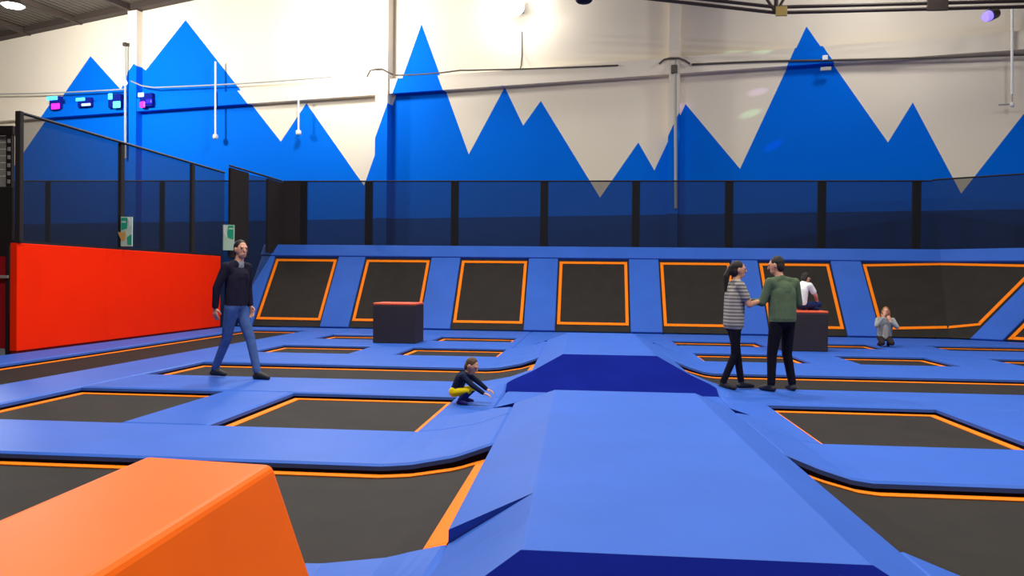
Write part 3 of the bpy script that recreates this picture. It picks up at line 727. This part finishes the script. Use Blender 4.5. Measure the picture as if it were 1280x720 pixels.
bar(g2, under_roof(pc[2].x+2.2), .045, MT['steel'], t, 'diagonal'); bar(g2, under_roof(g2.x+1.8), .045, MT['steel'], t, 'diagonal')
p = at_y(974, 15, YT-.08); box('gusset_plate', (p.x-.10, p.y-.03, p.z-.12), (p.x+.22, p.y+.02, p.z+.16), mat('ochre_steel', (.35, .24, .06), .6), t, .01)
p = at_y(1172, 8, YT-.05); box('gusset_plate', (p.x-.28, p.y-.04, p.z-.12), (p.x+.28, p.y+.04, p.z+.25), MT['steel'], t, .01)
t = thing('spotlight', 'small violet glowing spotlight hung under the roof truss', 'stage light')
p = at_y(1238, 19, YT-.3)
o = tube('can', [p+Vector((.20, .1, .08)), p+Vector((-.05, -.03, -.02))], [.13, .16], MT['lampbody'], t, 14)
o = tube('lens', [p+Vector((-.05, -.03, -.02)), p+Vector((-.17, -.08, -.08))], [.145, .12], MT['violet'], t, 14)
tube('bracket', [p+Vector((.08, .1, .12)), p+Vector((.08, .3, .32))], .02, MT['rail'], t, 6)
for (x, y, c) in ((918, 68, (.3, 1, .5)), (947, 115, (.55, .35, 1)), (938, 142, (.3, 1, .5)), (967, 182, (.1, .15, 1)), (805, 186, (.4, 1, .5)), (846, 136, (.6, .3, 1))):
    s, z = to_wall(x, y); tgt = Vector((s*math.cos(WA), 28.2-s*math.sin(WA), z)); src = p+Vector((-.25, -.05, -.1))
    l = bpy.data.lights.new('beam', 'SPOT'); l.energy = 1500; l.color = c; l.spot_size = math.radians(2.6); l.spot_blend = .8; l.shadow_soft_size = .02
    lo = bpy.data.objects.new('beam', l); col.objects.link(lo); lo.parent = t; lo.location = src
    lo.rotation_euler = (tgt-src).to_track_quat('-Z', 'Y').to_euler()
# black lamp canister peeking in at the top
t = thing('hanging_canister', 'black canister lamp hanging at the top above the runway', 'lamp')
p = at_y(730, -2, 18.0)
lathe('can', [(.02, .5), (.13, .48), (.17, .1), (.19, -.05), (.15, -.09), (.05, -.1)], MT['rail'], t, 16, tuple(p))
tube('hanger', [p+Vector((0, 0, .48)), (p.x, p.y, 13.2)], .02, MT['rail'], t, 6)
# ------------------------------------------------------------------ people
MT['skin'] = mat('skin', (.62, .30, .19), .55, .3); MT['lips'] = mat('lips', (.45, .14, .11), .5, .3)
MT['hair_dark'] = mat('dark_hair', (.018, .012, .010), .6, .3, .3, 40); MT['hair_brown'] = mat('brown_hair', (.10, .055, .022), .6, .3, .3, 40)
MT['hair_auburn'] = mat('light_brown_hair', (.27, .11, .035), .6, .3, .3, 40)
MT['eye'] = mat('eye', (.05, .03, .025), .3, .5)
MT['navy_knit'] = mat('navy_knit', (.016, .014, .028), .85, .1, .15, 12); MT['jeans'] = mat('blue_jeans', (.055, .105, .27), .85, .1, .15, 10)
MT['shoe'] = mat('dark_shoe', (.02, .018, .022), .6, .3); MT['black_cloth'] = mat('black_cloth', (.007, .006, .012), .85, .1)
MT['green_knit'] = mat('sage_green_knit', (.095, .135, .075), .85, .1, .12, 10)
MT['white_cloth'] = mat('white_cotton', (.82, .81, .78), .85, .1); MT['denim_dark'] = mat('dark_blue_denim', (.015, .03, .11), .85, .1)
MT['yellow_cloth'] = mat('yellow_cloth', (.85, .62, .01), .8, .1); MT['child_navy'] = mat('child_navy_cloth', (.012, .018, .045), .85, .1)
MT['indigo'] = mat('indigo_cloth', (.02, .018, .12), .85, .1); MT['grey_marl'] = mat('grey_marl_cloth', (.30, .31, .31), .85, .1, .15, 8)
MT['offwhite'] = mat('offwhite_cloth', (.55, .52, .45), .85, .1); MT['darkpants'] = mat('dark_brown_cloth', (.03, .02, .022), .85, .1)
def stripes():
    m, t, b = nt('striped_jersey'); tc = t.nodes.new('ShaderNodeTexCoord'); sp = t.nodes.new('ShaderNodeSeparateXYZ'); t.links.new(tc.outputs['Object'], sp.inputs[0])
    a = t.nodes.new('ShaderNodeMath'); a.operation = 'MULTIPLY'; a.inputs[1].default_value = 22; t.links.new(sp.outputs[2], a.inputs[0])
    f = t.nodes.new('ShaderNodeMath'); f.operation = 'FRACT'; t.links.new(a.outputs[0], f.inputs[0])
    g = t.nodes.new('ShaderNodeMath'); g.operation = 'GREATER_THAN'; g.inputs[1].default_value = .5; t.links.new(f.outputs[0], g.inputs[0])
    x = t.nodes.new('ShaderNodeMix'); x.data_type = 'RGBA'; x.inputs[6].default_value = (.42, .38, .32, 1); x.inputs[7].default_value = (.16, .14, .125, 1)
    t.links.new(g.outputs[0], x.inputs[0]); t.links.new(x.outputs[2], b.inputs['Base Color']); b.inputs['Roughness'].default_value = .85; b.inputs['Specular IOR Level'].default_value = .1
    return m
MT['striped'] = stripes()
def _sphere(n=14, m=8):
    V = [(0, 0, 1)]; Fc = []
    for j in range(1, m):
        a = math.pi*j/m
        for i in range(n): b = 2*math.pi*i/n; V.append((math.sin(a)*math.cos(b), math.sin(a)*math.sin(b), math.cos(a)))
    V.append((0, 0, -1))
    for i in range(n):
        Fc.append((0, 1+i, 1+(i+1) % n)); e = 1+(m-2)*n; Fc.append((len(V)-1, e+(i+1) % n, e+i))
    for j in range(m-2):
        for i in range(n): a = 1+j*n; Fc.append((a+i, a+n+i, a+n+(i+1) % n, a+(i+1) % n))
    return V, Fc
SPH = _sphere()
class Flesh:
    """solid pieces that are fused into one skin"""
    def __init__(s): s.g = []; s.seg = []; s.mats = []
    def mi(s, m):
        if m not in s.mats: s.mats.append(m)
        return s.mats.index(m)
    def ell(s, c, axes, r, m, trunk=False):
        c = Vector(c); A = [Vector(a).normalized() for a in axes]
        s.g.append(([c+A[0]*v[0]*r[0]+A[1]*v[1]*r[1]+A[2]*v[2]*r[2] for v in SPH[0]], SPH[1])); s.seg.append(('e', c, A, r, s.mi(m), trunk))
    def cap(s, a, b, ra, rb, m, trunk=False):
        a = Vector(a); b = Vector(b); X = [Vector((1, 0, 0)), Vector((0, 1, 0)), Vector((0, 0, 1))]
        for c, r in ((a, ra), (b, rb)): s.g.append(([c+Vector(v)*r for v in SPH[0]], SPH[1]))
        if (b-a).length > 1e-4: s.g.append(tube_geo([a, b], [ra, rb], 14))
        s.seg.append(('c', a, b, (ra, rb), s.mi(m), trunk))
    def build(s, name, parent, vox=.008, smooth=5, hem=None):
        V, Fc = merge(s.g); me = bpy.data.meshes.new('tmp'); me.from_pydata([tuple(v) for v in V], [], Fc)
        bm = bmesh.new(); bm.from_mesh(me); bmesh.ops.recalc_face_normals(bm, faces=bm.faces); bm.to_mesh(me); bm.free()
        o = bpy.data.objects.new('tmp', me); col.objects.link(o)
        r = o.modifiers.new('r', 'REMESH'); r.mode = 'VOXEL'; r.voxel_size = vox
        q = o.modifiers.new('s', 'SMOOTH'); q.factor = .5; q.iterations = smooth
        dg = bpy.context.evaluated_depsgraph_get(); dg.update()
        nm = bpy.data.meshes.new_from_object(o.evaluated_get(dg)); bpy.data.objects.remove(o); bpy.data.meshes.remove(me)
        nm.name = name
        n = len(nm.vertices); co = np.empty(n*3); nm.vertices.foreach_get('co', co)
        P = np.empty(len(nm.polygons)*3); nm.polygons.foreach_get('center', P); P = P.reshape(-1, 3)
        best = np.full(len(P), 1e9); tr = np.zeros(len(P), bool); idx = np.zeros(len(P), dtype=np.int32)
        for g in s.seg:
            if g[0] == 'c':
                a = np.array(g[1]); b = np.array(g[2]); d = b-a; L = max(1e-9, d@d); t = np.clip((P-a)@d/L, 0, 1)
                D = np.linalg.norm(P-a-t[:, None]*d, axis=1)-(g[3][0]+(g[3][1]-g[3][0])*t)
            else:
                q = np.stack([(P-np.array(g[1]))@np.array(A)/r for A, r in zip(g[2], g[3])], 1); k = np.linalg.norm(q, axis=1); D = (k-1)*min(g[3])
            m = D < best; best[m] = D[m]; idx[m] = g[4]; tr[m] = g[5]
        if hem:                                          # a clean hem line across the trunk
            o_, u_, h_, ti, bi = hem; hh = (P-np.array(o_))@np.array(u_)
            idx[tr & (hh > h_)] = s.mi(ti); idx[tr & (hh <= h_)] = s.mi(bi)
        nm.materials.clear()
        for m in s.mats: nm.materials.append(MT[m])
        nm.polygons.foreach_set('material_index', idx); nm.polygons.foreach_set('use_smooth', [True]*len(P)); nm.update()
        ob = bpy.data.objects.new(name, nm); col.objects.link(ob)
        if parent: ob.parent = parent
        return ob
V3 = Vector
def hand(B, wr, hd, nrm, k, m, curl=.5, thumb=1):
    wr = V3(wr); h = V3(hd).normalized(); n = V3(nrm); n = (n-h*n.dot(h)).normalized(); l = n.cross(h)
    for o in (-.026, -.009, .009, .026): B.cap(wr+h*.01*k+l*o*.6*k, wr+(h*.085+l*o)*k, .015*k, .013*k, m)
    for o, L in ((-.030, .062), (-.010, .074), (.010, .080), (.030, .070)):
        p = wr+(h*.088+l*o)*k; d1 = (h+n*curl*.6+l*o*3).normalized(); d2 = (h+n*curl*1.8+l*o*2).normalized()
        q = p+d1*L*.55*k; B.cap(p, q, .0098*k, .009*k, m); B.cap(q, q+d2*L*.55*k, .009*k, .0078*k, m)
    p = wr+(h*.03+l*.028*thumb)*k; q = p+(h*.55+l*.75*thumb+n*.25).normalized()*.045*k
    B.cap(p, q, .013*k, .011*k, m); B.cap(q, q+(h*.85+l*.2*thumb+n*.3).normalized()*.034*k, .0108*k, .009*k, m)
def head(B, c, f, u, k, t, hair, style):
    c = V3(c); f = V3(f).normalized(); u = V3(u); u = (u-f*u.dot(f)).normalized(); l = u.cross(f)
    A = (f, l, u)
    B.ell(c, A, (.095*k, .075*k, .112*k), 'skin'); B.ell(c+(f*.028-u*.062)*k, A, (.062*k, .054*k, .060*k), 'skin')
    B.cap(c+(f*.094+u*.016)*k, c+(f*.112-u*.022)*k, .009*k, .014*k, 'skin')
    B.cap(c+(f*.084-u*.066-l*.018)*k, c+(f*.084-u*.066+l*.018)*k, .0085*k, .0085*k, 'lips')
    B.cap(c+(f*.086+u*.032-l*.04)*k, c+(f*.086+u*.032+l*.04)*k, .010*k, .010*k, 'skin')
    for sgn in (-1, 1): B.ell(c+(l*.078*sgn-f*.005-u*.005)*k, A, (.022*k, .010*k, .034*k), 'skin')
    H = Flesh()
    H.ell(c+(u*.034-f*.022)*k, A, (.094*k, .083*k, .094*k), hair)
    if style == 'short': H.ell(c+(-f*.045-u*.02)*k, A, (.062*k, .078*k, .085*k), hair)
    if style == 'pony':
        H.ell(c+(-f*.04-u*.02)*k, A, (.066*k, .082*k, .095*k), hair)
        p = c+(-f*.11+u*.02)*k; q = c+(-f*.15-u*.10)*k; r = c+(-f*.145-u*.30)*k
        H.cap(p, q, .035*k, .045*k, hair); H.cap(q, r, .045*k, .018*k, hair)
    if style == 'long':
        for sg in (-1, 1):
            H.cap(c+(l*.07*sg-f*.02+u*.01)*k, c+(l*.085*sg-f*.01-u*.26)*k, .036*k, .034*k, hair)
        H.cap(c+(-f*.06)*k, c+(-f*.07-u*.30)*k, .07*k, .055*k, hair)
    H.build('hair', t, .009, 3)
    for sg in (-1, 1):
        v = [c+(f*.086+u*.010+l*.032*sg)*k-f*.004*k+V3(q)*.010*k for q in SPH[0]]
        link_mesh('eye', v, SPH[1], MT['eye'], t, smooth=True)
def person(label, loc, rz, J, k, W, hair, style, vox=.008, group='people on the trampoline court', head_k=None):
    """J: joints in metres, x forward, y to the person's left; W: clothing"""
    t = thing('person', label, 'person', loc, rz)
    B = Flesh(); G = {n: V3(p) for n, p in J.items() if not isinstance(p, (int, float))}
    top, bot, sh = W['top'], W['bottom'], W['shoe']; low = W.get('lower', bot)
    sw = W.get('loose', .0)
    lat = (G['shL']-G['shR']).normalized(); hl = (G['hipL']-G['hipR']).normalized()
    pel = (G['hipL']+G['hipR'])/2; che = G['chest']; ub = (che-pel).normalized(); fr = lat.cross(ub).normalized()*1
    # pelvis and trunk
    B.cap(G['hipL']+ub*.03*k-hl*.01*k, G['hipR']+ub*.03*k+hl*.01*k, .098*k, .098*k, bot, True)
    for s in (-1, 1):
        B.cap(pel+hl*s*.055*k-fr*-.0+ub*.0*k-fr*.035*k, pel+hl*s*.05*k+ub*.06*k, .085*k, .09*k, bot, True)
        B.cap(pel+ub*W.get('hem', .06)*k+hl*s*.062*k, che+lat*s*.075*k, (.100+sw)*k, (.102+sw*.5)*k, top, True)
    B.cap(pel+ub*W.get('hem', .06)*k, che, (.112+sw)*k, .115*k, top, True)
    B.ell(che+ub*.02*k, (fr, lat, ub), (.118*k, .185*k, .15*k), top, True)
    if 'front' in W: B.cap(pel+ub*.05*k+fr*.055*k, che+fr*.045*k-ub*.02*k, .085*k, .085*k, W['front'])
    neck = G['neck']
    for s, sh_ in ((1, G['shL']), (-1, G['shR'])):
        B.cap(che+lat*s*.05*k+ub*.02*k, sh_-lat*s*.03*k-ub*.01*k, .095*k, .066*k, top)
        B.cap(neck-ub*.02*k, sh_-lat*s*.02*k, .055*k, .058*k, top)
    hk = head_k or k
    B.cap(neck-ub*.02*k, G['head']-V3((0, 0, .02))*hk, .056*k, .054*hk, 'skin')
    B.cap(neck-ub*.035*k, neck-ub*.015*k, .068*k, .066*k, W.get('collar', top))
    head(B, G['head'], G['face'], G.get('crown', V3((0, 0, 1))), hk, t, hair, style)
    for S, sg in (('L', 1), ('R', -1)):
        a, b, c = G['sh'+S], G['el'+S], G['wr'+S]; sl = W['sleeve']
        if sl == 'long':
            B.cap(a, b, .062*k, .052*k, top); B.cap(b, c-(c-b).normalized()*.02*k, .052*k, .042*k, top); B.cap(b, c, .030*k, .028*k, 'skin')
        else:
            B.cap(a, b, .050*k, .042*k, 'skin'); B.cap(a, a.lerp(b, .62), .064*k, .062*k, top); B.cap(b, c, .042*k, .029*k, 'skin')
        hd = G.get('hd'+S, c-b); nn = G.get('pn'+S, lat*(-sg))
        hand(B, c, hd, nn, k*W.get('handk', 1), 'skin', W.get('curl', .5), sg)
        h, n_, f_ = G['hip'+S], G['kn'+S], G['an'+S]
        lg = W.get('leg', 1.0)
        B.cap(h, n_, .088*k*lg, .062*k*lg, bot, 'hemline' in W); B.cap(n_, f_+(n_-f_).normalized()*.03*k, .060*k*lg, .048*k*lg, low)
        tv = G['toe'+S].normalized()
        B.cap(f_+V3((0, 0, -.0)), f_+V3((0, 0, -.04*k)), .042*k, .040*k, sh)
        hl_ = f_+V3((0, 0, -.045*k))-tv*.035*k; te = f_+V3((0, 0, -.052*k))+tv*.165*k
        if 'tz'+S in G: te = te+G['tz'+S]
        B.cap(hl_, te, .038*k, .030*k, sh); B.cap(f_+V3((0, 0, -.02*k))+tv*.03*k, te, .042*k, .030*k, sh)
    B.build('body', t, vox, hem=(pel, ub, W['hemline']*k, top, bot) if 'hemline' in W else None)
    return t
# 1 walking man (facing across the court)
k = 1.10
person('man in a dark jumper and blue jeans walking across the pad strip', (-5.02, 10.98, 0), math.radians(-10), dict(
    hipL=(.0, .09, 1.00), hipR=(-.01, -.09, 1.00), chest=(.02, 0, 1.42), neck=(.04, 0, 1.655), head=(.075, 0, 1.835), face=(1, -.55, -.05),
    shL=(.05, .205, 1.585), shR=(-.02, -.205, 1.585), elL=(.03, .25, 1.28), wrL=(.10, .20, 1.03), elR=(-.13, -.26, 1.29), wrR=(-.17, -.24, 1.01), hdL=(.3, 0, -1), hdR=(.05, 0, -1),
    knL=(.20, .06, .56), anL=(.36, .0, .085), toeL=(1, -.1, 0), knR=(-.12, -.04, .56), anR=(-.36, .02, .105), toeR=(1, -.1, 0)), k,
    dict(top='navy_knit', bottom='jeans', shoe='shoe', sleeve='long', hem=.05, hemline=.035, loose=.004, collar='grey_marl', leg=1.04), 'hair_dark', 'short')
# 2 woman in stripes
k = .985
person('woman in a grey striped top and black leggings holding hands with the man', (1.93, 10.98, .012), math.radians(8), dict(
    hipL=(.0, .085, .90), hipR=(.0, -.085, .90), chest=(.01, 0, 1.25), neck=(.03, 0, 1.455), head=(.055, 0, 1.605), face=(1, -.1, -.08),
    shL=(.01, .170, 1.395), shR=(.03, -.170, 1.395), elL=(.14, .20, 1.16), wrL=(.38, .12, 1.19), elR=(.14, -.20, 1.14), wrR=(.37, -.05, 1.20), hdL=(1, -.2, .1), hdR=(1, .1, .1), pnL=(0, -1, 0), pnR=(0, 1, 0),
    knL=(.08, .09, .49), anL=(.15, .10, .08), toeL=(1, .1, 0), knR=(.0, -.09, .48), anR=(-.17, -.09, .08), toeR=(1, -.2, 0)), k,
    dict(top='striped', bottom='black_cloth', shoe='shoe', sleeve='short', hem=-.02, hemline=-.09, loose=.022, leg=.93), 'hair_dark', 'pony')
# 3 man in green, back to us
k = 1.02
person('man in a sage green jumper and black trousers standing with his back turned', (2.57, 10.99, 0), math.radians(118), dict(
    hipL=(.0, .095, .93), hipR=(.0, -.095, .93), chest=(.01, 0, 1.31), neck=(.05, .0, 1.515), head=(.10, .03, 1.680), face=(1, .65, -.25), crown=(.2, .05, 1),
    shL=(.02, .205, 1.455), shR=(.0, -.205, 1.455), elL=(.08, .27, 1.18), wrL=(.16, .38, 1.20), elR=(.02, -.29, 1.17), wrR=(.22, -.18, 1.10), hdL=(.2, 1, .1), hdR=(1, .4, 0), pnL=(-1, 0, 0), pnR=(0, 1, 0),
    knL=(.03, .14, .50), anL=(.0, .17, .085), toeL=(1, .2, 0), knR=(.04, -.12, .50), anR=(-.02, -.17, .085), toeR=(1, -.3, 0)), k,
    dict(top='green_knit', bottom='black_cloth', shoe='shoe', sleeve='long', hem=.04, hemline=.0, loose=.03, leg=1.08), 'hair_dark', 'short')
# 4 squatting child
k = .60
person('small child in a navy top and yellow shorts squatting beside the runway', (-1.52, 9.19, hz(-1.52, 9.2)), math.radians(-8), dict(
    hipL=(-.02, .06, .135), hipR=(-.02, -.06, .135), chest=(.045, 0, .285), neck=(.115, 0, .365), head=(.175, 0, .445), face=(1, -.25, -.55), crown=(.3, 0, 1),
    shL=(.10, .105, .335), shR=(.10, -.105, .335), elL=(.22, .13, .245), wrL=(.33, .10, .17), elR=(.22, -.13, .24), wrR=(.35, -.11, .15), hdL=(1, 0, -.35), hdR=(1, 0, -.25), pnL=(0, 0, -1), pnR=(0, 0, -1),
    knL=(.17, .11, .17), anL=(.06, .09, .055), toeL=(1, .3, 0), knR=(.17, -.11, .17), anR=(.06, -.09, .055), toeR=(1, -.3, 0)), k,
    dict(top='child_navy', bottom='yellow_cloth', lower='indigo', shoe='indigo', sleeve='long', hem=.10, handk=1.05, leg=1.0), 'hair_brown', 'short', vox=.005, head_k=.80)
# 5 girl sitting on her heels, hands to her face
k = .92
person('girl with long light brown hair kneeling on the pad with hands raised to her face', (6.82, 19.25, 0), math.radians(-100), dict(
    hipL=(-.08, .085, .19), hipR=(-.08, -.085, .19), chest=(-.04, 0, .50), neck=(.0, 0, .675), head=(.02, 0, .81), face=(1, -.15, .0),
    shL=(-.02, .160, .615), shR=(-.02, -.160, .615), elL=(.12, .23, .46), wrL=(.18, .07, .58), elR=(.14, -.21, .48), wrR=(.15, -.07, .67), hdL=(-.1, -.3, 1), hdR=(-.1, .25, 1), pnL=(-1, 0, 0), pnR=(-1, 0, 0),
    knL=(.30, .10, .10), anL=(-.12, .09, .075), toeL=(-1, .1, 0), knR=(.30, -.10, .10), anR=(-.12, -.09, .075), toeR=(-1, -.1, 0)), k,
    dict(top='grey_marl', bottom='darkpants', shoe='darkpants', sleeve='long', hem=.06, loose=.01, collar='offwhite', front='offwhite', leg=.95), 'hair_auburn', 'long')
# 6 person in white sitting on the box, side on
k = 1.04
person('person in a white shirt and dark jeans sitting side-on on a dark foam box', (4.55, 17.80, .86), math.radians(38), dict(
    hipL=(-.10, .09, .11), hipR=(-.10, -.09, .11), chest=(-.05, 0, .42), neck=(.06, 0, .585), head=(.145, .0, .685), face=(1, -.1, -.45), crown=(.45, 0, 1),
    shL=(.04, .19, .535), shR=(.03, -.19, .535), elL=(.18, .23, .31), wrL=(.30, .16, .20), elR=(.17, -.24, .32), wrR=(.29, -.18, .20), hdL=(.6, -.2, -.6), hdR=(.6, .2, -.5), pnL=(0, 0, -1), pnR=(0, 0, -1),
    knL=(.34, .20, .13), anL=(.18, -.10, .09), toeL=(.4, -1, 0), knR=(.34, -.20, .13), anR=(.20, .08, .09), toeR=(.4, 1, 0)), k,
    dict(top='white_cloth', bottom='denim_dark', shoe='denim_dark', sleeve='short', hem=.05, loose=.02, leg=.98), 'hair_dark', 'short')
